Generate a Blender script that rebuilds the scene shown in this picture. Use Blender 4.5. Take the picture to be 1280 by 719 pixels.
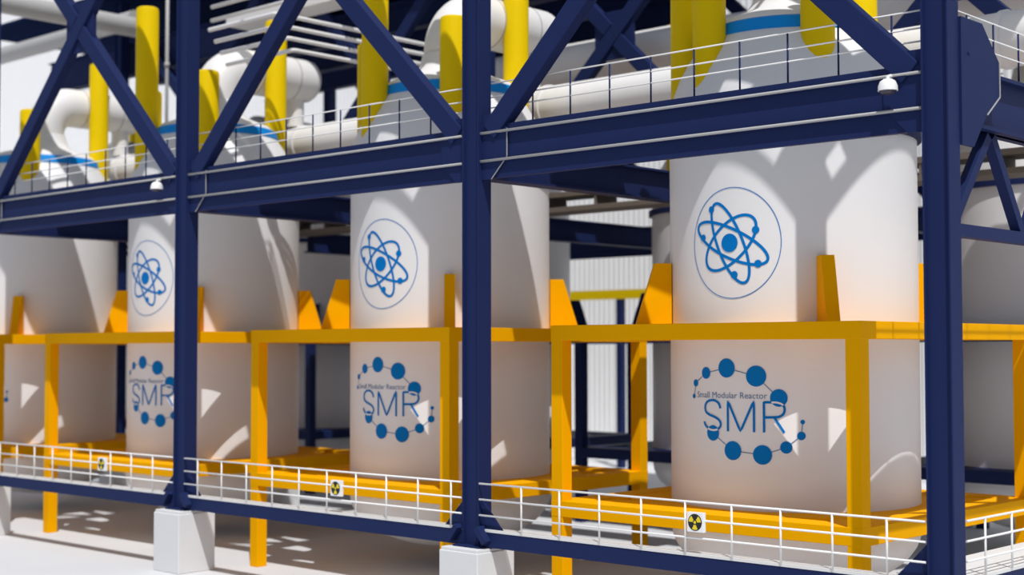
import bpy, bmesh, math, random
from mathutils import Vector, Matrix
for o in list(bpy.data.objects): bpy.data.objects.remove(o)
SC = bpy.context.scene
COL = SC.collection
R = math.radians
# ------------------------------------------------------------------ camera
cam_data = bpy.data.cameras.new('camera'); cam = bpy.data.objects.new('camera', cam_data); COL.objects.link(cam)
SC.camera = cam
CPOS = Vector((10.377, -20.975, 5.763)); YAW, PIT, ROLL, FPX = R(42.781), R(2.391), R(-0.087), 1824.4
fh = Vector((-math.sin(YAW), math.cos(YAW), 0)); rt = Vector((math.cos(YAW), math.sin(YAW), 0)); up = Vector((0, 0, 1))
fw = fh*math.cos(PIT) + up*math.sin(PIT); cu = up*math.cos(PIT) - fh*math.sin(PIT)
r2 = rt*math.cos(ROLL) + cu*math.sin(ROLL); u2 = cu*math.cos(ROLL) - rt*math.sin(ROLL)
M3 = Matrix((r2, u2, -fw)).transposed()
cam.matrix_world = Matrix.Translation(CPOS) @ M3.to_4x4()
cam_data.sensor_width = 36; cam_data.lens = FPX*36/1280; cam_data.clip_end = 600
cam_data.dof.use_dof = True; cam_data.dof.focus_distance = 25.5; cam_data.dof.aperture_fstop = 0.45
# ------------------------------------------------------------------ light
world = bpy.data.worlds.new('sky'); SC.world = world; world.use_nodes = True
bg = world.node_tree.nodes['Background']; bg.inputs[0].default_value = (0.80, 0.90, 1.08, 1); bg.inputs[1].default_value = 0.42
sd = bpy.data.lights.new('sun', 'SUN'); sun = bpy.data.objects.new('sun', sd); COL.objects.link(sun)
sd.energy = 3.5; sd.angle = R(0.4); sd.color = (1.0, 0.985, 0.97)
SUN_DIR = Vector((-0.804, 0.594, -1.70))
sun.rotation_euler = SUN_DIR.to_track_quat('-Z', 'Y').to_euler(); sun.location = (20, -20, 40)
vs = SC.view_settings; vs.view_transform = 'Standard'; vs.look = 'None'; vs.exposure = 0.0; vs.gamma = 1; vs.use_curve_mapping = False
# ------------------------------------------------------------------ materials
def mat(name, col, rough=.5, metal=0.0, noise=0.06, nscale=1.2, spec=.4, bump=0.0):
    m = bpy.data.materials.new(name); m.use_nodes = True
    nt = m.node_tree; b = nt.nodes['Principled BSDF']
    b.inputs['Roughness'].default_value = rough; b.inputs['Metallic'].default_value = metal
    b.inputs['Specular IOR Level'].default_value = spec
    tc = nt.nodes.new('ShaderNodeTexCoord'); n = nt.nodes.new('ShaderNodeTexNoise')
    n.inputs['Scale'].default_value = nscale; n.inputs['Detail'].default_value = 6
    mx = nt.nodes.new('ShaderNodeMix'); mx.data_type = 'RGBA'
    mx.inputs['A'].default_value = (*[c*(1-noise) for c in col], 1); mx.inputs['B'].default_value = (*[min(1, c*(1+noise)) for c in col], 1)
    nt.links.new(tc.outputs['Object'], n.inputs['Vector']); nt.links.new(n.outputs['Fac'], mx.inputs['Factor'])
    nt.links.new(mx.outputs['Result'], b.inputs['Base Color'])
    if bump:
        bp = nt.nodes.new('ShaderNodeBump'); bp.inputs['Strength'].default_value = bump; bp.inputs['Distance'].default_value = .02
        n2 = nt.nodes.new('ShaderNodeTexNoise'); n2.inputs['Scale'].default_value = 9; n2.inputs['Detail'].default_value = 8
        nt.links.new(tc.outputs['Object'], n2.inputs['Vector']); nt.links.new(n2.outputs['Fac'], bp.inputs['Height']); nt.links.new(bp.outputs['Normal'], b.inputs['Normal'])
    return m
NAVY = mat('navy_paint', (.0125, .022, .085), .55, spec=.1)
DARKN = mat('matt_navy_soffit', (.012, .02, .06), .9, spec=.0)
WHITE = mat('white_tank_paint', (.80, .79, .785), .42, noise=.02)
PIPEW = mat('white_pipe_paint', (.80, .785, .77), .45, noise=.02)
CONC = mat('pale_concrete', (.70, .70, .70), .8, noise=.04, bump=.1)
DECKW = mat('white_grating', (.72, .71, .69), .7, noise=.05)
ORANGE = mat('orange_yellow_paint', (.91, .415, .0), .6, noise=.03, spec=.03)
LEMON = mat('lemon_yellow_paint', (.84, .58, .0), .5, noise=.03, spec=.12)
BLUE = mat('emblem_blue', (.0, .17, .52), .55, noise=.01, spec=.08)
RINGB = mat('ring_blue', (.004, .27, .74), .5, noise=.03, spec=.15)
LITEDGE = mat('pale_grey_trim', (.40, .395, .385), .5)  # pale tone that paints sunlight onto the edges of navy steel
RAILW = mat('white_rail_paint', (.85, .84, .82), .5, noise=.02)
GREY = mat('grey_pipe_metal', (.42, .41, .40), .45, noise=.06)
BROWN = mat('brown_grey_slab', (.16, .135, .11), .7, noise=.1)
TEXTG = mat('lettering_blue_grey', (.13, .20, .36), .5, noise=.01)
BLACK = mat('sign_black', (.012, .012, .012), .5)
SIGNW = mat('sign_white', (.85, .85, .85), .5, noise=.01)
SEAM = mat('pipe_seam_grey', (.35, .345, .34), .5)
SIGNY = mat('sign_yellow', (.80, .62, .02), .5, noise=.02)
LENS = mat('dark_lamp_lens', (.06, .05, .07), .25)
FLOORM = mat('concrete_floor', (.63, .635, .65), .85, noise=.07, nscale=.25, bump=.15)
WALLM = mat('white_corrugated_sheet', (.88, .875, .87), .6, noise=.02)
# ------------------------------------------------------------------ mesh helpers
def box(bm, x0, x1, y0, y1, z0, z1):
    v = [bm.verts.new(p) for p in ((x0,y0,z0),(x1,y0,z0),(x1,y1,z0),(x0,y1,z0),(x0,y0,z1),(x1,y0,z1),(x1,y1,z1),(x0,y1,z1))]
    for f in ((3,2,1,0),(4,5,6,7),(0,1,5,4),(1,2,6,5),(2,3,7,6),(3,0,4,7)): bm.faces.new([v[i] for i in f])
def bar(bm, a, b, w, h, ref=(0, 1, 0)):
    """rectangular bar a->b, w wide across, h along ref"""
    a, b = Vector(a), Vector(b); d = (b-a).normalized(); r = Vector(ref); r = (r - d*r.dot(d)).normalized(); s = d.cross(r)
    v = []
    for p in (a, b):
        for i, j in ((-1,-1),(1,-1),(1,1),(-1,1)): v.append(bm.verts.new(p + s*(i*w/2) + r*(j*h/2)))
    for f in ((3,2,1,0),(4,5,6,7),(0,1,5,4),(1,2,6,5),(2,3,7,6),(3,0,4,7)): bm.faces.new([v[i] for i in f])
def prism(bm, pts, d0, d1, axis):
    """polygon pts extruded along axis ('x','y','z') from d0 to d1"""
    def mk(p, d): return {'x': (d, p[0], p[1]), 'y': (p[0], d, p[1]), 'z': (p[0], p[1], d)}[axis]
    a = [bm.verts.new(mk(p, d0)) for p in pts]; b = [bm.verts.new(mk(p, d1)) for p in pts]; n = len(pts)
    bm.faces.new(a); bm.faces.new(list(reversed(b)))
    for i in range(n): bm.faces.new((a[i], b[i], b[(i+1) % n], a[(i+1) % n]))
def tube(bm, pts, r, n=12, caps=True):
    pts = [Vector(p) for p in pts]; rings = []
    ref = None
    for i, p in enumerate(pts):
        d = (pts[min(i+1, len(pts)-1)] - pts[max(i-1, 0)]).normalized()
        if ref is None: ref = d.orthogonal().normalized()
        ref = (ref - d*ref.dot(d)).normalized(); s = d.cross(ref)
        rr = r[i] if isinstance(r, (list, tuple)) else r
        rings.append([bm.verts.new(p + (ref*math.cos(2*math.pi*k/n) + s*math.sin(2*math.pi*k/n))*rr) for k in range(n)])
    for A, B in zip(rings, rings[1:]):
        for k in range(n):
            f = bm.faces.new((A[k], A[(k+1) % n], B[(k+1) % n], B[k])); f.smooth = True
    if caps: bm.faces.new(rings[0]); bm.faces.new(rings[-1])
def lathe(bm, prof, n=64, cx=0, cy=0):
    rings = []
    for r, z in prof:
        if r < 1e-5: rings.append([bm.verts.new((cx, cy, z))])
        else: rings.append([bm.verts.new((cx + r*math.cos(2*math.pi*k/n), cy + r*math.sin(2*math.pi*k/n), z)) for k in range(n)])
    for A, B in zip(rings, rings[1:]):
        for k in range(n):
            k2 = (k+1) % n
            if len(A) == 1 and len(B) == 1: continue
            if len(A) == 1: f = bm.faces.new((A[0], B[k2], B[k]))
            elif len(B) == 1: f = bm.faces.new((A[k], A[k2], B[0]))
            else: f = bm.faces.new((A[k], A[k2], B[k2], B[k]))
            f.smooth = True
def sharp(bm, deg=35):
    for e in bm.edges:
        if len(e.link_faces) == 2 and e.calc_face_angle(0) > R(deg): e.smooth = False
def obj(name, bm, m, parent=None, loc=(0, 0, 0), bevel=0.0):
    bmesh.ops.recalc_face_normals(bm, faces=bm.faces); sharp(bm)
    me = bpy.data.meshes.new(name); bm.to_mesh(me); bm.free(); me.materials.append(m)
    o = bpy.data.objects.new(name, me); COL.objects.link(o); o.location = loc
    if parent: o.parent = parent
    if bevel:
        b = o.modifiers.new('bevel', 'BEVEL'); b.width = bevel; b.segments = 2; b.limit_method = 'ANGLE'; b.angle_limit = R(40)
    return o
def tag(o, label=None, cat=None, group=None, kind=None):
    for k, v in (('label', label), ('category', cat), ('group', group), ('kind', kind)):
        if v: o[k] = v
    return o
def thing(name, loc, label, cat, group=None, rz=0):
    o = bpy.data.objects.new(name, None); COL.objects.link(o); o.location = loc; o.rotation_euler.z = rz
    o.empty_display_size = .2
    return tag(o, label, cat, group)
def dup(root, loc, label=None, group=None, rz=None):
    c = root.copy(); COL.objects.link(c); c.location = loc
    if rz is not None: c.rotation_euler.z = rz
    if label: c['label'] = label
    if group: c['group'] = group
    def rec(a, b):
        for ch in list(a.children):
            if ch.name in seen: continue
            d = ch.copy(); COL.objects.link(d); d.parent = b; seen.add(d.name); rec(ch, d)
    seen = set(); rec(root, c)
    return c
def octagon(hw, z0, z1, ch, cx=0):
    return [(cx-hw+ch, z0), (cx+hw-ch, z0), (cx+hw, z0+ch), (cx+hw, z1-ch), (cx+hw-ch, z1), (cx-hw+ch, z1), (cx-hw, z1-ch), (cx-hw, z0+ch)]
# ------------------------------------------------------------------ setting
GZ = 0.35
bm = bmesh.new(); box(bm, -170, 60, -60, 70, GZ-.3, GZ); tag(obj('floor', bm, FLOORM), kind='structure')
def corrugated(name, x0, x1, y, z0, z1, pitch=.32, dep=.07):
    bm = bmesh.new(); prof = []; x = x0
    while x < x1:
        prof += [(x, y), (x+pitch*.5, y), (x+pitch*.6, y+dep), (x+pitch*.9, y+dep)]; x += pitch
    a = [bm.verts.new((p[0], p[1], z0)) for p in prof]; b = [bm.verts.new((p[0], p[1], z1)) for p in prof]
    for i in range(len(prof)-1): bm.faces.new((a[i], a[i+1], b[i+1], b[i]))
    va = [bm.verts.new((x0, y+.4, z)) for z in (z0, z1)]; vb = [bm.verts.new((prof[-1][0], y+.4, z)) for z in (z0, z1)]
    bm.faces.new((va[0], vb[0], vb[1], va[1]))
    return tag(obj(name, bm, WALLM), kind='structure')
corrugated('wall_back', -150, 40, 36, GZ, 42)
FRONT, MID, BACK = 0.0, 10.7, 21.4
TX0, TY0, TR, ROW2 = -5.777, 4.989, 2.503, 17.5
BASEZ, TOPZ = 1.84, 19.475
NODE0, NODE1 = 9.62, 19.4
# ------------------------------------------------------------------ concrete pedestals
PEDLAB = {}
def make_pedestal():
    t = thing('concrete_pedestal', (0, 0, GZ), 'x', 'pedestal')
    bm = bmesh.new(); box(bm, -.53, .53, -.53, .53, 0, BASEZ-.06-GZ); obj('block', bm, CONC, t, bevel=.02)
    bm = bmesh.new(); box(bm, -.5, .5, -.5, .5, BASEZ-.06-GZ, BASEZ-GZ); obj('grout_cap', bm, CONC, t, bevel=.01)
    return t
# ------------------------------------------------------------------ columns
def make_column(front=True):
    """H section column standing at z 0 of its own root (top of the pedestal)"""
    t = thing('steel_column', (0, 0, BASEZ), 'x', 'column'); H = TOPZ - BASEZ
    hw, hd, tf = .225, .19, .03
    for a in (-1, 1):
        bm = bmesh.new(); box(bm, min(a*hw, a*(hw-tf)), max(a*hw, a*(hw-tf)), -hd, hd, 0, H); obj('side_flange', bm, NAVY, t, bevel=.006)
    for y in (-.12, .09):
        bm = bmesh.new(); box(bm, -hw+tf, hw-tf, y, y+.03, 0, H); obj('web', bm, NAVY, t)
    bm = bmesh.new(); box(bm, -.36, .36, -.32, .32, 0, .035); obj('base_plate', bm, NAVY, t)
    if front:
        for s in (-1, 1):
            bm = bmesh.new(); prism(bm, [(s*.225, .035), (s*.8, .035), (s*.8, .36), (s*.225, .95)], -.1, -.06, 'y'); obj('base_gusset', bm, NAVY, t)
            bm = bmesh.new(); bar(bm, (s*.27, -.22, .40), (s*.50, -.22, .12), .12, .22); obj('base_stiffener', bm, NAVY, t)
        z = BASEZ
        for s_ in (-1, 1):
            pts = [(.225, 9.12-z), (.5, 9.12-z), (.92, 9.54-z), (.92, 10.1-z), (.6, 10.42-z), (.225, 10.42-z)]
            bm = bmesh.new(); prism(bm, [(s_*a, b) for a, b in pts], -.085, -.055, 'y'); g = obj('gusset_plate', bm, NAVY, t)
            if s_ < 0: continue
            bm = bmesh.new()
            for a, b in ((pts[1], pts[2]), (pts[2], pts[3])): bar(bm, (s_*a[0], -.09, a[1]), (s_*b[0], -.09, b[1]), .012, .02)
            obj('plate_edge', bm, LITEDGE, g)  # pale strip paints the sunlit rim of the gusset
    return t
XS = [0, -10, -20, -30]
col_front = make_column(True); col_mid = make_column(False)
FL = ['navy steel column at the right front corner of the frame, nearest the camera',
      'navy front steel column standing between the two largest tanks with atom emblems',
      'navy front steel column in front of the second smallest emblem tank, on a white pedestal',
      'navy front steel column at the left edge of the picture']
ML = ['navy middle row column hidden behind the largest tank, far right', 'navy middle row column behind the largest emblem tank',
      'navy middle row column behind the second front column', 'navy middle row column behind the tank left of centre, right of its tall lemon post', 'navy middle row column at the far left']
ped = make_pedestal()
PFL = ['white concrete pedestal under the nearest navy corner column', 'white concrete pedestal at bottom centre under a navy column',
       'white concrete pedestal at bottom left under a navy column', 'white concrete pedestal cut off by the left picture edge']
for i, x in enumerate(XS):
    if i == 0:
        corner = dup(col_front, (0, FRONT, BASEZ), FL[0])
        for ch in list(corner.children):
            if ch.name.startswith(('gusset_plate', 'base_gusset', 'base_stiffener')) and max(v[0] for v in ch.bound_box) > .25:
                for g in list(ch.children): bpy.data.objects.remove(g)
                bpy.data.objects.remove(ch)
    if i == 1: col_front.location = (x, FRONT, BASEZ); col_front['label'] = FL[1]; dup(ped, (x, FRONT, GZ), PFL[1]); continue
    if i == 0: ped['label'] = PFL[0]; ped.location = (x, FRONT, GZ); continue
    if i == 0: col_front.location = (x, FRONT, BASEZ); col_front['label'] = FL[0]; ped['label'] = PFL[0]; ped.location = (x, FRONT, GZ)
    else: dup(col_front, (x, FRONT, BASEZ), FL[i]); dup(ped, (x, FRONT, GZ), PFL[i])
PML = ['middle row pedestal behind the largest tank', 'middle row pedestal in the gap left of the largest tank', 'middle row pedestal behind the second front column', 'middle row pedestal behind the third tank', 'middle row pedestal far left']
for i, x in enumerate(XS + [-40]):
    l = ML[i]
    if i == 0: col_mid.location = (x, MID, BASEZ); col_mid['label'] = l
    else: dup(col_mid, (x, MID, BASEZ), l)
    dup(ped, (x, MID, GZ), PML[i])
for i, x in enumerate(XS + [-40, -50]):
    dup(col_mid, (x, BACK, BASEZ), 'navy back row column far behind the tanks', 'back row columns')
    dup(ped, (x, BACK, GZ), 'white pedestal under a back row column', 'back row pedestals')
# ------------------------------------------------------------------ deck beams (upper edge of the tank hall)
def make_deck_beam(L, ledge_and_lit_edge=True):
    t = thing('deck_beam', (0, 0, 0), 'x', 'beam'); h = L/2
    bm = bmesh.new(); box(bm, -h, h, -.05, .05, 9.14, 10.2); obj('web', bm, NAVY, t)
    if ledge_and_lit_edge:
        bm = bmesh.new(); box(bm, -h, h, .05, .22, 10.15, 10.2); obj('rail_ledge', bm, NAVY, t)
    for z in (10.02, 9.46):
        bm = bmesh.new(); box(bm, -h, h, -.11, .11, z, z+.05); obj('flange', bm, NAVY, t)
        if ledge_and_lit_edge:
            bm = bmesh.new(); tube(bm, [(-h, -.115, z+.03), (h, -.115, z+.03)], .028, 10); obj('conduit', bm, LITEDGE, t)  # painted highlight along the sunlit flange edge, not a separate pipe
    return t
db = make_deck_beam(9.55)
DL = ['navy deck beam with two pale conduits above the largest tank', 'navy deck beam with two pale conduits in the middle bay above the second tank', 'navy deck beam with two pale conduits in the left bay']
for i in range(3):
    loc = (-5-10*i, FRONT, 0)
    if i == 0: db.location = loc; db['label'] = DL[0]
    else: dup(db, loc, DL[i])
dup(db, (-35, FRONT, 0), 'navy deck beam continuing past the left picture edge')
dbm = make_deck_beam(9.55, False); dbm.location = (-5, BACK, 0); dbm['label'] = 'navy back row deck beam far behind the tanks'; dbm['group'] = 'back row deck beams'
for i in range(1, 5): dup(dbm, (-5-10*i, BACK, 0))
def make_cross_beam(L):
    t = thing('transverse_beam', (0, 0, 0), 'x', 'beam')
    bm = bmesh.new(); box(bm, -.04, .04, 0, L, 9.2, 9.85); obj('web', bm, NAVY, t)
    for z in (9.82, 9.17):
        bm = bmesh.new(); box(bm, -.2, .2, 0, L, z, z+.05); obj('flange', bm, NAVY, t)
    return t
tb = make_cross_beam(9.2)
tl = ['navy transverse beam under the deck between the largest and the second tank', 'navy transverse beam under the deck between the second and third tanks', 'navy transverse beam under the deck between the two leftmost tanks']
for i, x in enumerate([-10, -20, -30]):
    if i == 0: tb.location = (x, .25, 0); tb['label'] = tl[0]
    else: dup(tb, (x, .25, 0), tl[i])
    dup(tb, (x, MID+1.3, 0), tl[i].replace('under the deck between', 'of the rear hall, deep between'))
# ------------------------------------------------------------------ end frame (right side)
t = thing('end_deck_beam', (0, 0, 0), 'navy deck beam of the end frame running back from the nearest column', 'beam')
bm = bmesh.new(); box(bm, -.05, .05, .2, MID-.2, 9.25, 10.2); obj('web', bm, NAVY, t)
for z in (10.12, 9.25):
    bm = bmesh.new(); box(bm, -.2, .2, .2, MID-.2, z, z+.06); obj('flange', bm, NAVY, t)
bm = bmesh.new(); prism(bm, [(.2, 8.9), (.6, 8.9), (1.08, 9.46), (1.55, 9.8), (1.55, 10.36), (.95, 10.9), (.2, 10.9)], .21, .26, 'x'); g = obj('gusset_plate', bm, NAVY, t)
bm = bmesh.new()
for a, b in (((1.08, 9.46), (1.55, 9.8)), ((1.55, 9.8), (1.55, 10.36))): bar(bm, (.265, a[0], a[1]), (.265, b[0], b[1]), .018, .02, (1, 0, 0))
obj('plate_edge', bm, LITEDGE, g)  # sun on the end gusset rim, painted as a pale strip
bm = bmesh.new(); tube(bm, [(.26, .45, 10.35), (.28, .45, 10.35)], .025, 10); obj('bolt', bm, NAVY, g)
t = thing('end_truss', (0, 0, 0), 'navy zigzag truss hanging under the end deck beam right of the nearest column', 'truss')
bm = bmesh.new(); box(bm, -.1, .1, .21, MID-.2, 7.5, 7.7); obj('lower_chord', bm, NAVY, t)
y = 1.65
bm = bmesh.new(); bar(bm, (0, .2, 7.6), (0, y-.1, 9.19), .17, .17, (1, 0, 0)); obj('truss_diagonal', bm, NAVY, t)
while y < MID-1.5:
    bm = bmesh.new(); bar(bm, (0, y+.05, 9.19), (0, y+1.2, 7.6), .17, .17, (1, 0, 0)); obj('truss_diagonal', bm, NAVY, t)
    bm = bmesh.new(); bar(bm, (0, y+1.3, 7.6), (0, y+2.4, 9.19), .17, .17, (1, 0, 0)); obj('truss_diagonal', bm, NAVY, t)
    y += 2.5
# ------------------------------------------------------------------ cross braces
def make_brace():
    t = thing('cross_brace', (0, 0, 0), 'x', 'brace'); m = (NODE0+NODE1)/2; k = (NODE1-NODE0)/10
    for i, (sx, sz) in enumerate(((-1, -1), (1, 1), (1, -1), (-1, 1))):
        x1 = sx*4.55; x0 = 0 if i < 2 else sx*.16
        bm = bmesh.new(); bar(bm, (x0, 0, m + (abs(x0))*k*sz), (x1, 0, m + 4.55*k*sz), .42, .26)
        if i < 2: pass
        obj('brace_arm', bm, NAVY, t, bevel=.02)
    bm = bmesh.new(); prism(bm, octagon(.68, m-.68, m+.68, .24), -.05, .05, 'y'); obj('gusset_plate', bm, NAVY, t)
    return t
br = make_brace()
BL = ['navy cross brace above the deck in the right bay, rising from the nearest column', 'navy cross brace above the deck in the middle bay', 'navy cross brace above the deck in the left bay, its eight sided plate in view']
for i in range(3):
    loc = (-5-10*i, FRONT, 0)
    if i == 0: br.location = loc; br['label'] = BL[0]
    else: dup(br, loc, BL[i])
dup(br, (-35, FRONT, 0), 'navy cross brace past the left picture edge')
BM = ['navy middle row cross brace behind the nearest column', 'navy middle row cross brace with eight sided plate above the white pipe, right of centre', 'navy middle row cross brace behind the middle bay', 'navy middle row cross brace behind the left bay']
for i in range(4): dup(br, (-5-10*i, MID, 0), BM[i])
for i in range(5): dup(br, (-5-10*i, BACK, 0), 'navy cross brace of the back row, far behind the tanks', 'back row cross braces')
# ------------------------------------------------------------------ upper floor edge above the picture (throws the shade on tanks and posts)
def make_roof_beam(L):
    t = thing('upper_floor_beam', (0, 0, 0), 'x', 'beam'); h = L/2
    bm = bmesh.new(); box(bm, -h, h, -.05, .05, 18.5, 19.4); obj('web', bm, NAVY, t)
    bm = bmesh.new(); box(bm, -h, h, -.2, .2, 19.4, 19.475); obj('flange', bm, NAVY, t)
    return t
rb = make_roof_beam(9.55)
for i in range(4):
    loc = (-5-10*i, FRONT, 0); l = 'navy upper floor beam above the picture'
    if i == 0: rb.location = loc; rb['label'] = l; rb['group'] = 'upper floor beams'
    else: dup(rb, loc)
UZ = 19.6
def slab(bm, x0, x1, y0, y1, holes):
    xs = sorted({x0, x1, *[h[0] for h in holes], *[h[1] for h in holes]}); ys = sorted({y0, y1, *[h[2] for h in holes], *[h[3] for h in holes]})
    for a, b in zip(xs, xs[1:]):
        for c, d in zip(ys, ys[1:]):
            mx, my = (a+b)/2, (c+d)/2
            if not any(h[0] < mx < h[1] and h[2] < my < h[3] for h in holes): box(bm, a, b, c, d, -.12, 0)
    bmesh.ops.remove_doubles(bm, verts=bm.verts, dist=.0005)
t = thing('upper_catwalk', (0, 0, UZ), 'overhanging upper catwalk round the frame above the picture', 'catwalk')
hs = []
for k in range(4): hs += [(-1.75-10*k, -.75-10*k, -.6, -.25), (-.4-10*k, .15-10*k, -.9, -.62)]
hs.append((.85, 1.15, -.35, .05))
bm = bmesh.new(); slab(bm, -70, 1.4, -1.06, 1.15, hs); obj('front_slab', bm, GREY, t)
bm = bmesh.new(); box(bm, .1, 1.4, 1.15, 24, -.12, 0); obj('end_slab', bm, GREY, t)
for k in range(4):
    bm = bmesh.new(); box(bm, TX0-10*k+2.5, TX0-10*k+6.5, 1.9, 2.6, -.12, 0); obj('landing_slab', bm, GREY, t)  # unseen slab added per tank, cut to shade only the dome
    for x in (3.0, 6.0):
        bm = bmesh.new(); box(bm, TX0-10*k+x-.05, TX0-10*k+x+.05, 1.15, 1.9, -.12, -.02); obj('landing_bracket', bm, NAVY, t)
t = thing('upper_railing', (-17.8, 1.1, UZ), 'railing on the upper catwalk above the picture', 'railing')
for z in (.22, .5, .78):
    bm = bmesh.new(); tube(bm, [(4, 0, z), (0, 0, z), (0, -2.1, z)], .035, 8); obj('rail', bm, RAILW, t)
for a in ((0, 0), (0, -2.1), (2, 0), (4, 0)):
    bm = bmesh.new(); tube(bm, [(*a, 0), (*a, .8)], .03, 8); obj('post', bm, RAILW, t)
bm = bmesh.new(); slab(bm, -50, -.4, 9.5, 23, [(-16, -.6, 10.3, 12.3)])  # overhead slab put in to dim the rear hall; slot shaped to admit sun
for v in bm.verts: v.co.z += 19.6
tag(obj('ceiling', bm, DARKN), kind='structure')
# ------------------------------------------------------------------ lower walkway beams
def make_walkway(L):
    t = thing('walkway', (0, 0, 0), 'x', 'walkway'); h = L/2
    bm = bmesh.new(); box(bm, -h, h, -.16, -.12, 1.86, 2.16); obj('edge_beam', bm, NAVY, t)
    bm = bmesh.new(); box(bm, -h, h, .04, .08, 1.86, 2.16); obj('inner_beam', bm, NAVY, t)
    bm = bmesh.new(); box(bm, -h, h, -.17, .10, 2.16, 2.21); obj('floor_plate', bm, DECKW, t)
    return t
wk = make_walkway(9.6)
WL = ['white walkway on a navy edge beam in front of the largest tank', 'white walkway on a navy edge beam in front of the second tank', 'white walkway on a navy edge beam in the left bay']
for i in range(3):
    loc = (-5-10*i, FRONT, 0)
    if i == 0: wk.location = loc; wk['label'] = WL[0]
    else: dup(wk, loc, WL[i])
dup(wk, (-35, FRONT, 0), 'white walkway past the left picture edge')
t = thing('walkway', (0, 0, 0), 'white walkway of the end frame running back at the lower right corner', 'walkway')
bm = bmesh.new(); box(bm, .12, .16, .3, MID-.3, 1.86, 2.16); obj('edge_beam', bm, NAVY, t)
bm = bmesh.new(); box(bm, -1.0, .17, .3, MID-.3, 2.16, 2.21); obj('floor_plate', bm, DECKW, t)
# ------------------------------------------------------------------ railings
def make_railing(name, label, x0, x1, posts, zs, z0, pm, y=-.15, axis='x', r=.019, pr=.019):
    t = thing(name, ((x0+x1)/2, y, z0) if axis == 'x' else (y, (x0+x1)/2, z0), label, 'railing')
    c = (x0+x1)/2
    def P3(a, z): return (a-c, 0, z-z0) if axis == 'x' else (0, a-c, z-z0)
    for i, z in enumerate(zs):
        bm = bmesh.new(); tube(bm, [P3(x0, z), P3(x1, z)], r, 8); obj('top_rail' if i == 0 else 'mid_rail', bm, RAILW, t)
    for p in posts:
        bm = bmesh.new(); tube(bm, [P3(p, z0), P3(p, zs[0]-.01)], pr, 8); obj('post', bm, pm, t)
    return t
P1 = [-.9-.966*k for k in range(9)]; P2 = [-10.54-.962*k for k in range(10)]; P3_ = [-20.15-.962*k for k in range(1, 10)]; P4 = [-30.54-.962*k for k in range(6)]
NM = ['right bay', 'middle bay', 'left bay', 'bay past the left picture edge']
for i, (a, b, ps) in enumerate(((-.25, -9.75, P1), (-10.25, -19.75, P2), (-20.25, -29.75, P3_), (-30.25, -36, P4))):
    make_railing('walkway_railing', 'white three rail railing along the lower walkway in the ' + NM[i], a, b, ps, (3.10, 2.79, 2.48), 2.212, RAILW, y=-.185)
    make_railing('deck_railing', 'thin white railing on dark posts above the deck, ' + NM[i], a, b, ps, (11.09, 10.81, 10.60), 10.2, NAVY, y=.17, r=.015, pr=.017)
ey = [.95+.97*k for k in range(10)]
make_railing('walkway_railing', 'white railing of the end walkway at the lower right corner', .3, MID-.3, ey, (3.10, 2.79, 2.48), 2.212, RAILW, y=.185, axis='y')
make_railing('deck_railing', 'thin railing above the end deck beam right of the nearest column', .3, MID-.3, ey, (11.09, 10.81, 10.60), 10.2, NAVY, y=0, axis='y', r=.015, pr=.017)
# ------------------------------------------------------------------ radiation signs
def make_sign():
    t = thing('radiation_sign', (0, 0, 0), 'x', 'sign')
    bm = bmesh.new(); box(bm, -.17, .17, -.03, .05, -.17, .17); obj('sign_box', bm, SIGNW, t, bevel=.004)
    bm = bmesh.new(); n = 40
    vs_ = [bm.verts.new((.145*math.cos(2*math.pi*k/n), -.034, .145*math.sin(2*math.pi*k/n))) for k in range(n)]; bm.faces.new(vs_)
    d = obj('black_disc', bm, BLACK, t)
    for a in (270, 30, 150):
        bm = bmesh.new(); A = [R(a-27+54*k/8) for k in range(9)]
        bm.faces.new([bm.verts.new((.045*math.cos(q), -.037, .045*math.sin(q))) for q in A] + [bm.verts.new((.128*math.cos(q), -.037, .128*math.sin(q))) for q in reversed(A)])
        obj('yellow_blade', bm, SIGNY, d)
    bm = bmesh.new(); bm.faces.new([bm.verts.new((.027*math.cos(2*math.pi*k/20), -.037, .027*math.sin(2*math.pi*k/20))) for k in range(20)]); obj('yellow_centre', bm, SIGNY, d)
    return t
sg = make_sign(); sg.location = (-4.51, -.22, 2.76); sg['label'] = 'radiation trefoil sign on the lower railing in front of the largest tank'
dup(sg, (-14.02, -.22, 2.74), 'radiation trefoil sign on the lower railing in the middle bay')
dup(sg, (-23.37, -.22, 2.77), 'radiation trefoil sign on the lower railing in the left bay')
# ------------------------------------------------------------------ lamps
def make_lamp():
    t = thing('floodlight', (0, 0, 0), 'x', 'lamp')
    bm = bmesh.new(); tube(bm, [(0, .1, .2), (0, 0, .17), (0, 0, .12)], .03, 10); obj('bracket', bm, RAILW, t)
    bm = bmesh.new(); lathe(bm, [(0, .14), (.07, .135), (.12, .10), (.15, .03), (.155, -.05), (.145, -.05), (.13, 0), (0, .06)], 28); obj('lamp_shade', bm, RAILW, t)
    bm = bmesh.new(); lathe(bm, [(.14, -.045), (.10, -.10), (0, -.12)], 24); obj('lens', bm, LENS, t)
    return t
lp = make_lamp(); lp.location = (-.71, -.33, 9.83); lp['label'] = 'white dome lamp hanging on the deck beam beside the nearest column'
dup(lp, (-20.82, -.33, 9.8), 'white dome lamp hanging on the deck beam in the left bay')
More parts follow.
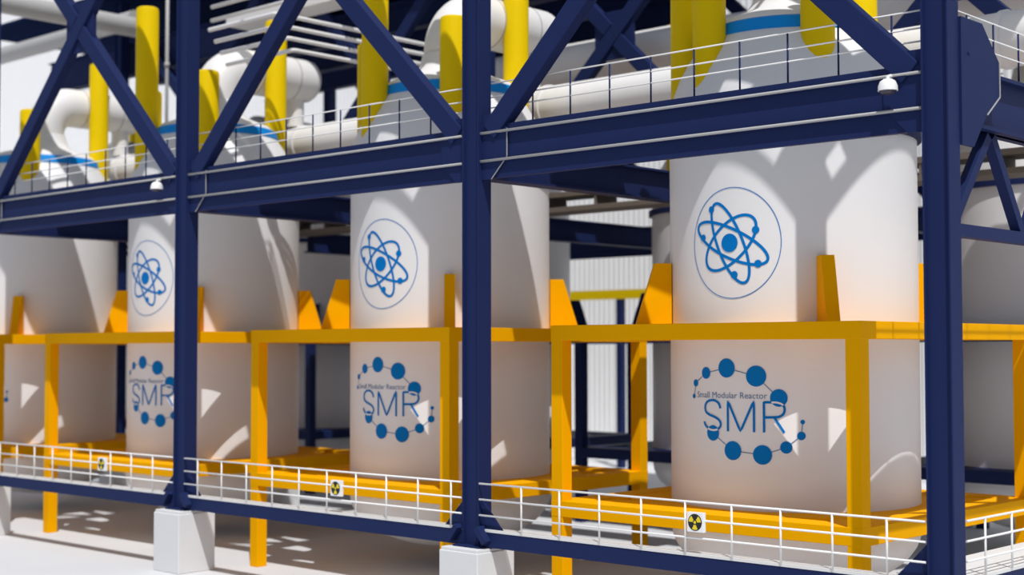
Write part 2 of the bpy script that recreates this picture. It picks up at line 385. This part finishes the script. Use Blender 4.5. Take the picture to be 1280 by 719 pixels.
# ------------------------------------------------------------------ emblem helpers (wrapped on the tank wall, facing -y)
def wrap(s, z, off): 
    a = s/TR; r = TR+off
    return (r*math.sin(a), -r*math.cos(a), z)
def stroke(bm, pts, w, off, closed=False):
    n = len(pts); L = []
    for i in range(n):
        if closed: a, b = pts[i-1], pts[(i+1) % n]
        else: a, b = pts[max(0, i-1)], pts[min(n-1, i+1)]
        dx, dz = b[0]-a[0], b[1]-a[1]; l = math.hypot(dx, dz) or 1
        nx, nz = -dz/l, dx/l
        L.append((bm.verts.new(wrap(pts[i][0]+nx*w/2, pts[i][1]+nz*w/2, off)), bm.verts.new(wrap(pts[i][0]-nx*w/2, pts[i][1]-nz*w/2, off))))
    for i in range(n if closed else n-1):
        A, B = L[i], L[(i+1) % n]; bm.faces.new((A[0], A[1], B[1], B[0]))
def dot(bm, s, z, r, off, n=28):
    c = bm.verts.new(wrap(s, z, off)); ring = [bm.verts.new(wrap(s+r*math.cos(2*math.pi*k/n), z+r*math.sin(2*math.pi*k/n), off)) for k in range(n)]
    for k in range(n): bm.faces.new((c, ring[k], ring[(k+1) % n]))
def spline(pts, m=8):
    out = []
    for i in range(len(pts)-1):
        p0, p1, p2, p3 = pts[max(i-1, 0)], pts[i], pts[i+1], pts[min(i+2, len(pts)-1)]
        for k in range(m):
            t = k/m; out.append(tuple(.5*((2*p1[j]) + (-p0[j]+p2[j])*t + (2*p0[j]-5*p1[j]+4*p2[j]-p3[j])*t*t + (-p0[j]+3*p1[j]-3*p2[j]+p3[j])*t**3) for j in (0, 1)))
    return out + [pts[-1]]
def seg(a, b, n=10): return [(a[0]+(b[0]-a[0])*k/n, a[1]+(b[1]-a[1])*k/n) for k in range(n+1)]
Z0 = 2.0    # root height of a tank
def text_mesh(txt, width, s0, z0, off):
    cu_ = bpy.data.curves.new('lettering', 'FONT'); cu_.body = txt; cu_.size = 1; cu_.resolution_u = 3
    o = bpy.data.objects.new('lettering_source', cu_); COL.objects.link(o)
    dg = bpy.context.evaluated_depsgraph_get(); me = bpy.data.meshes.new_from_object(o.evaluated_get(dg))
    bpy.data.objects.remove(o); bm = bmesh.new(); bm.from_mesh(me); bpy.data.meshes.remove(me)
    xs = [v.co.x for v in bm.verts]; x0, x1 = min(xs), max(xs); k = width/(x1-x0)
    bmesh.ops.subdivide_edges(bm, edges=[e for e in bm.edges if e.calc_length()*k > .06], cuts=1)
    for v in bm.verts: v.co = wrap(s0+(v.co.x-x0)*k, z0+v.co.y*k, off)
    return bm
# ------------------------------------------------------------------ tanks
PSPOT = [(-18, 2.08, 15.8, 'tall'), (47.5, 1.95, 13.75, 'short'), (158, 1.85, 15.8, 'tall'), (-62, 2.16, 13.6, 'short')]
def arc(c, r, a0, a1, n=14):   # in the yz plane
    return [(0, c[0]+r*math.cos(R(a0+(a1-a0)*k/n)), c[1]+r*math.sin(R(a0+(a1-a0)*k/n))) for k in range(n+1)]
def make_tank(emblem=True):
    t = thing('reactor_tank', (0, 0, Z0), 'x', 'tank'); z = Z0
    bm = bmesh.new(); lathe(bm, [(TR, .15), (TR, 9.97-z)], 160); obj('shell', bm, WHITE, t)
    bm = bmesh.new(); lathe(bm, [(0, .85-z)] + [(TR*math.sin(R(a)), .15+(.85-z-.15)*math.cos(R(a))) for a in range(10, 91, 8)] + [(TR, .15)], 128); obj('bottom_head', bm, WHITE, t)
    bm = bmesh.new(); lathe(bm, [(2.49, 9.93-z), (2.60, 9.93-z), (2.60, 10.1-z), (2.49, 10.1-z)], 96); obj('collar', bm, NAVY, t)
    prof = [(2.5, 9.9), (2.5, 10.3), (2.47, 10.65), (2.40, 11.0), (2.29, 11.3), (2.14, 11.58), (1.97, 11.84), (1.83, 12.03)]
    bm = bmesh.new(); lathe(bm, [(r, a-z) for r, a in prof], 128); obj('dome', bm, WHITE, t)
    bm = bmesh.new(); lathe(bm, [(1.83, 12.02-z), (1.86, 12.04-z), (1.80, 12.26-z), (1.72, 12.30-z)], 128); obj('blue_ring', bm, RINGB, t)
    bm = bmesh.new(); lathe(bm, [(1.74, 12.28-z), (1.6, 12.42-z), (1.25, 12.55-z), (.95, 12.68-z), (.78, 12.9-z), (.70, 13.2-z)], 96); obj('neck', bm, WHITE, t)
    for az, rr, top, kind in (PSPOT if emblem else PSPOT[:3]):
        x, y = rr*math.sin(R(az)), -rr*math.cos(R(az))
        bm = bmesh.new(); lathe(bm, [(.33, 10.5-z), (.33, top-.10-z), (.315, top-.03-z), (.27, top-z), (0, top-z)], 40, x, y)
        p = obj('yellow_post', bm, LEMON, t)
    er, yl, f = 1.0, 3.75, (1 if emblem else -1)
    pts = [(0, 0, 12.9-z), (0, 0, 13.2-z)] + arc((er, 14.25-er-z), er, 180, 90) + [(0, yl-.35, 14.25-z)]
    rr = [.67]*len(pts)
    for a in (15, 30, 45, 60, 75, 88): pts.append((0, yl-.35+.42*math.sin(R(a)), 14.25-z)); rr.append(.67*math.cos(R(a))+.005)
    bm = bmesh.new(); tube(bm, [(x, f*y, q) for x, y, q in pts], rr, 40); sp = obj('steam_pipe', bm, PIPEW, t)
    bm = bmesh.new(); tube(bm, [(0, f*(yl-.75), 13.7-z), (0, f*(yl-.75), 12.74-z)], .3, 28); obj('drop_pipe', bm, PIPEW, sp)
    for y in (1.35, 2.75):
        bm = bmesh.new(); tube(bm, [(0, f*y, 14.25-z), (0, f*y+.03, 14.25-z)], .678, 40); obj('seam_band', bm, SEAM, sp)
    if emblem:
        s0, zc = .157, 7.79-z
        bm = bmesh.new(); e = .22
        stroke(bm, [(e+.97*math.cos(2*math.pi*k/96), zc+1.07*math.sin(2*math.pi*k/96)) for k in range(96)], .016, .008, True); em = obj('emblem_circle', bm, BLUE, t)
        for a, b, th in ((.84, .275, 113), (.85, .275, -25), (.68, .35, 42)):
            c, sn = math.cos(R(th)), math.sin(R(th)); bm = bmesh.new()
            stroke(bm, [(s0+a*math.cos(q)*c-b*math.sin(q)*sn, zc+a*math.cos(q)*sn+b*math.sin(q)*c) for q in [2*math.pi*k/80 for k in range(80)]], .058, .008, True)
            obj('atom_orbit', bm, BLUE, t)
        bm = bmesh.new(); dot(bm, s0, zc, .18, .010); obj('atom_nucleus', bm, BLUE, t)
        for s, zz, rr in ((-.548, .67, .068), (.413, .23, .075), (-.771, .13, .068), (.453, -.42, .075), (-.032, -.62, .075)):
            bm = bmesh.new(); dot(bm, s+.29, zc+zz, rr, .011); obj('electron_dot', bm, BLUE, t)
        D = [(-.791,4.82,.045),(-.734,5.08,.07),(-.432,5.28,.115),(.07,5.38,.185),(.686,5.23,.20),(1.118,4.82,.166),(-.262,4.12,.15),(.197,3.80,.182),(.799,3.74,.185),(1.249,3.89,.115),(1.529,4.11,.08),(1.555,4.37,.042)]
        for s, zz, rr in D:
            bm = bmesh.new(); dot(bm, s, zz-z, rr, .011); obj('molecule_dot', bm, BLUE, t)
        for grp in (D[:6], D[6:]):
            for a, b in zip(grp, grp[1:]):
                bm = bmesh.new(); stroke(bm, seg((a[0], a[1]-z), (b[0], b[1]-z)), .017, .008); obj('molecule_link', bm, TEXTG, t)
        S = spline([(-.075,4.60),(-.11,4.69),(-.19,4.745),(-.275,4.755),(-.37,4.735),(-.44,4.68),(-.462,4.60),(-.43,4.52),(-.34,4.47),(-.2,4.425),(-.11,4.375),(-.07,4.31),(-.085,4.245),(-.15,4.195),(-.24,4.178),(-.34,4.19),(-.42,4.235),(-.47,4.29),(-.485,4.335)])
        Rb = [(.835,4.165)] + seg((.835,4.165),(.835,4.735))[1:] + spline([(.835,4.735),(.98,4.735),(1.10,4.73),(1.19,4.69),(1.225,4.61),(1.20,4.52),(1.12,4.465),(1.0,4.452),(.835,4.45)])[1:]
        w = .047
        bm = bmesh.new(); stroke(bm, [(a, b-z) for a, b in S], w, .0125); obj('letter_s', bm, BLUE, t)
        bm = bmesh.new(); stroke(bm, [(a, b-z) for a, b in seg((.095,4.165),(.095,4.74)) + seg((.10,4.75),(.36,4.18))[1:] + seg((.37,4.18),(.635,4.75))[1:] + seg((.64,4.74),(.64,4.165))[1:]], w, .0125); obj('letter_m', bm, BLUE, t)
        bm = bmesh.new(); stroke(bm, [(a, b-z) for a, b in Rb], w, .0125); lr = obj('letter_r', bm, BLUE, t)
        bm = bmesh.new(); stroke(bm, [(a, b-z) for a, b in seg((1.03,4.452),(1.215,4.165))], w, .0125); obj('letter_leg', bm, BLUE, lr)
        for path, d in ((S, D[6]), (Rb, D[5])):
            run = [(a, b-z) for a, b in path if math.hypot(a-d[0], b-d[1]) < d[2]+.004]
            if len(run) > 1:
                bm = bmesh.new(); stroke(bm, run, .035, .0155); obj('letter_gap', bm, WHITE, t)
        bm = text_mesh('Small Modular Reactor', 1.585, -.685, 4.80-z, .009); obj('small_lettering', bm, TEXTG, t)
    return t
tank = make_tank(True); tank.location = (TX0, TY0, Z0)
TL = ['largest white tank with blue atom emblem and SMR lettering, nearest at right', 'second white tank left of centre, emblem right beside a navy column and orange frame leg',
      'third white tank at left, its emblem partly hidden by the navy column', 'leftmost white tank cut off by the left picture edge']
tank['label'] = TL[0]
for k in range(1, 4): dup(tank, (TX0-10*k, TY0, Z0), TL[k])
tank2 = make_tank(False)
T2 = ['grey shaded tank of the rear row seen right of the nearest column', 'grey tank of the rear row behind the left side of the largest tank', 'pale tank of the rear row right of the second tank', 'dark shaded tank of the rear row between the second and third tanks', 'rear row tank far left']
for k in range(5):
    if k == 0: tank2.location = (TX0, ROW2, Z0); tank2['label'] = T2[0]
    else: dup(tank2, (TX0-10*k, ROW2, Z0), T2[k])
# ------------------------------------------------------------------ support frames
A_ = 3.53
def plate_ring(z0, z1, rhole=2.506, edge=.57):
    """square ring plate round the tank with a triangular opening in each corner"""
    bm = bmesh.new(); n = 64; a = A_
    outer = []
    # built from one quarter: collar between circle and a chamfered octagon, then four edge bars and nothing in the corner triangles
    i_ = a-edge; c = 1.15   # opening corner triangle from (i_, i_-c*?)
    circ = [(rhole*math.cos(2*math.pi*k/n), rhole*math.sin(2*math.pi*k/n)) for k in range(n)]
    def octp(th):
        d = (math.cos(th), math.sin(th)); m = max(abs(d[0]), abs(d[1])); q = abs(d[0])+abs(d[1])
        r = min(i_/m, CH/q); return (d[0]*r, d[1]*r)
    CH = 4.6
    ang = sorted(set([2*math.pi*k/n for k in range(n)] + [math.atan2(sy*p[1], sx*p[0]) % (2*math.pi) for sx in (-1, 1) for sy in (-1, 1) for p in ((i_, CH-i_), (CH-i_, i_))]))
    ci = [(rhole*math.cos(t), rhole*math.sin(t)) for t in ang]; oc = [octp(t) for t in ang]
    def V(p, z): return bm.verts.new((p[0], p[1], z))
    cT = [V(p, z1) for p in ci]; cB = [V(p, z0) for p in ci]; oT = [V(p, z1) for p in oc]; oB = [V(p, z0) for p in oc]; N = len(ang)
    for k in range(N):
        j = (k+1) % N
        bm.faces.new((cT[k], oT[k], oT[j], cT[j])); bm.faces.new((cB[k], cB[j], oB[j], oB[k])); bm.faces.new((cT[k], cT[j], cB[j], cB[k])); bm.faces.new((oT[k], oB[k], oB[j], oT[j]))
    return bm
def make_frame(m, nm):
    t = thing(nm, (0, 0, GZ), 'x', 'frame'); a = A_; g = GZ; lw = .30
    for z0, z1, nmz in ((5.92, 6.231, 'upper'), (2.36, 2.68, 'lower')):
        obj(nmz + '_plate', plate_ring(z0+.01-g, z1-.012-g), m, t)
        for s in (-1, 1):
            bm = bmesh.new(); box(bm, -a, a, min(s*a, s*(a-.57)), max(s*a, s*(a-.57)), z0-g, z1-g); obj(nmz + '_rail', bm, m, t, bevel=.008)
            bm = bmesh.new(); box(bm, min(s*a, s*(a-.57)), max(s*a, s*(a-.57)), -a+.57, a-.57, z0-g, z1-g); obj(nmz + '_rail', bm, m, t, bevel=.008)
    for sx in (-1, 1):
        for sy in (-1, 1):
            x0, x1 = sorted((sx*(a-.005), sx*(a-lw))); y0, y1 = sorted((sy*(a-.005), sy*(a-lw)))
            bm = bmesh.new(); box(bm, x0, x1, y0, y1, 0, 5.93-g); obj('leg', bm, m, t, bevel=.008)
            # upright fin on the diagonal: clamps the tank wall
            d = Vector((sx, sy, 0)).normalized(); s = Vector((-d.y, d.x, 0)); th = .13
            pr = [(2.52, 6.22), (3.25, 6.22), (2.86, 7.5), (2.52, 7.5)]
            bm = bmesh.new(); A = [bm.verts.new(d*r - s*th + Vector((0, 0, z-g))) for r, z in pr]; B = [bm.verts.new(d*r + s*th + Vector((0, 0, z-g))) for r, z in pr]
            bm.faces.new(A); bm.faces.new(list(reversed(B)))
            for i in range(4): bm.faces.new((A[i], B[i], B[(i+1) % 4], A[(i+1) % 4]))
            obj('fin', bm, m, t, bevel=.01)
            bm = bmesh.new(); bar(bm, d*2.6 + Vector((0, 0, 2.52-g)), d*4.75 + Vector((0, 0, 2.52-g)), .3, .28, (0, 0, 1)); obj('corner_strut', bm, m, t)
    return t
fr = make_frame(ORANGE, 'tank_support_frame'); fr.location = (TX0, TY0, GZ)
FLB = ['orange-yellow steel frame carrying the largest tank', 'orange-yellow steel frame carrying the second tank, left of centre', 'orange-yellow steel frame carrying the third tank', 'orange-yellow steel frame carrying the leftmost tank']
fr['label'] = FLB[0]
for k in range(1, 4): dup(fr, (TX0-10*k, TY0, GZ), FLB[k])
fr2 = make_frame(NAVY, 'tank_support_frame')
F2 = ['navy frame of the rear tank right of the nearest column', 'navy frame of the rear tank seen through the gap left of the largest tank', 'navy frame of the pale rear tank right of the second tank', 'navy frame of the dark rear tank between the second and third tanks', 'navy frame of the rear tank far left']
for k in range(5):
    if k == 0: fr2.location = (TX0, ROW2, GZ); fr2['label'] = F2[0]
    else: dup(fr2, (TX0-10*k, ROW2, GZ), F2[k])
HY, HZ = 8.05, 12.15
# ------------------------------------------------------------------ steam pipes
def long_pipe(name, label, a, b, r, m, cat='pipe', n=32, bands=(), group=None):
    a, b = Vector(a), Vector(b); t = thing(name, a, label, cat, group); d = b-a
    bm = bmesh.new(); tube(bm, [(0, 0, 0), d], r, n); obj('pipe_run', bm, m, t)
    for f in bands:
        p = d*f; u = d.normalized()*.06
        bm = bmesh.new(); tube(bm, [p-u, p+u], r*1.07, n); obj('pipe_collar', bm, m, t)
    return t
NL = ['white header pipe lying behind the domes, between the largest and second tanks', 'white header pipe lying behind the domes, between the second and third tanks', 'white header pipe lying behind the domes of the two leftmost tanks']
for k in range(3): long_pipe('connecting_pipe', NL[k], (TX0-10*k+(4 if k == 0 else -.03), HY, HZ), (TX0-10*(k+1), HY, HZ), .58, PIPEW, bands=(.05, .95))
long_pipe('header_pipe', 'thick white header pipe behind the middle row braces', (-2, 12.4, 14.25), (-21, 12.4, 14.25), .7, PIPEW)
# ------------------------------------------------------------------ middle catwalk and pipe rack
for (a, b) in ((0, -10), (-10, -20), (-20, -30), (-30, -40)):
    t = thing('catwalk', ((a+b)/2, MID+.75, 0), 'brown grey catwalk slab under the deck behind the tanks', 'catwalk', 'catwalks behind the tanks')
    bm = bmesh.new(); box(bm, -4.95, 4.95, -.5, .5, 10.15, 10.3); obj('upper_slab', bm, BROWN, t)
    bm = bmesh.new(); box(bm, -4.95, 4.95, -.5, .5, 9.72, 9.86); obj('lower_slab', bm, BROWN, t)
    for q in range(6):
        bm = bmesh.new(); box(bm, -4.8+q*1.9, -4.74+q*1.9, -.48, .48, 9.86, 10.15); obj('spacer', bm, BROWN, t)

# ------------------------------------------------------------------ overhead pipework at the left and back
def multi(name, label, pts, r, m, cat='pipe', group=None, n=20):
    p0 = Vector(pts[0]); t = thing(name, p0, label, cat, group)
    q = [Vector(p)-p0 for p in pts]; out = [q[0]]
    for a, b, c in zip(q, q[1:], q[2:]):                      # round each corner
        k = min(r*2.2, (b-a).length*.45, (c-b).length*.45); u, v = (a-b).normalized(), (c-b).normalized()
        for f in range(7): 
            w = f/6; out.append((b+u*k)*(1-w)**2 + b*2*w*(1-w) + (b+v*k)*w*w)
    out.append(q[-1])
    bm = bmesh.new(); tube(bm, out, r, n); obj('pipe_run', bm, m, t); return t
multi('overhead_pipe', 'thick pale overhead pipe at the top left corner behind the brace', [(-36, 2.5, 17.6), (-36, 9.3, 17.6)], .36, GREY)
multi('overhead_pipe', 'pale overhead pipe rising under the thick one at top left', [(-52, 9.2, 18.1), (-36.7, 9.2, 18.1)], .34, GREY)
for k in range(4):
    multi('thin_pipe', ['topmost thin pipe of the rack between the second and third tanks', 'second thin pipe from the top of the rack between second and third tanks', 'third thin pipe from the top of the rack between second and third tanks', 'lowest thin pipe of the rack between the second and third tanks'][k],
          [(-23.6, 3.2+.2*k, 14.75-.3*k), (-20.6, 3.2+.2*k, 14.75-.3*k), (-20.6, 10.3, 14.75-.3*k)], .06, PIPEW, n=10)
for k in range(3):
    multi('upper_thin_pipe', ['thin upper pipe at the top edge left of centre', 'middle thin upper pipe at the top edge left of centre', 'lower thin upper pipe near the top edge left of centre'][k],
          [(-26.3, 5.2, 16.6-.42*k), (-17.5, 5.2, 16.6-.42*k)], .06, PIPEW, n=10)
t = thing('pipe_tray', (-25, 8.2, 16.4), 'pale flat pipe tray near the top edge left of centre', 'tray')
bm = bmesh.new(); box(bm, -4, 4, -.5, .5, 0, .06); obj('tray_floor', bm, PIPEW, t)
for y in (-.5, .46):
    bm = bmesh.new(); box(bm, -4, 4, y, y+.04, .06, .3); obj('tray_side', bm, PIPEW, t)
for (y, l) in ((15, 'navy front girder of the rear platform near the top edge'), (18, 'navy middle girder of the rear platform'), (21, 'navy back girder of the rear platform')):
    t = thing('platform_girder', (-32, y, 17.3), l, 'girder')
    bm = bmesh.new(); box(bm, -12, 12, -.05, .05, 0, .9); obj('web', bm, NAVY, t)
    for z in (0, .86):
        bm = bmesh.new(); box(bm, -12, 12, -.2, .2, z, z+.04); obj('flange', bm, NAVY, t)
t = thing('platform_girder', (-40, 11.09, 16.6), 'deep navy girder behind the arching steam pipe at the left', 'girder')
bm = bmesh.new(); box(bm, -6, 7.5, -.05, .05, 0, 1.3); obj('web', bm, NAVY, t)
for z in (0, 1.26):
    bm = bmesh.new(); box(bm, -6, 7.5, -.2, .2, z, z+.04); obj('flange', bm, NAVY, t)
t = thing('rear_platform', (-32, 18, 18.2), 'dark navy rear platform floor near the top edge, left half', 'platform')
bm = bmesh.new(); box(bm, -12, 12, -3.4, 3.4, 0, .12); obj('platform_plate', bm, NAVY, t)
t = thing('gantry_rail', (-30, 31, 8.0), 'yellow gantry rail along the white back wall seen left of the largest tank', 'rail')
bm = bmesh.new(); box(bm, -30, 28, -.15, .15, 0, .42); obj('rail_beam', bm, LEMON, t)
for x in range(-28, 28, 9):
    bm = bmesh.new(); box(bm, x-.15, x+.15, -.15, .15, GZ-8.0, 0); obj('post', bm, NAVY, t)
t = thing('conduit_pole', (-31.5, 7.1, 10.3), 'thin grey vertical conduit left of the third tank', 'pole')
bm = bmesh.new(); tube(bm, [(0, 0, 0), (0, 0, 9.15)], .06, 10); obj('tube', bm, GREY, t)
for z in (2, 5):
    bm = bmesh.new(); tube(bm, [(0, 0, z), (0, 0, z+.15)], .09, 10); obj('clamp', bm, GREY, t)
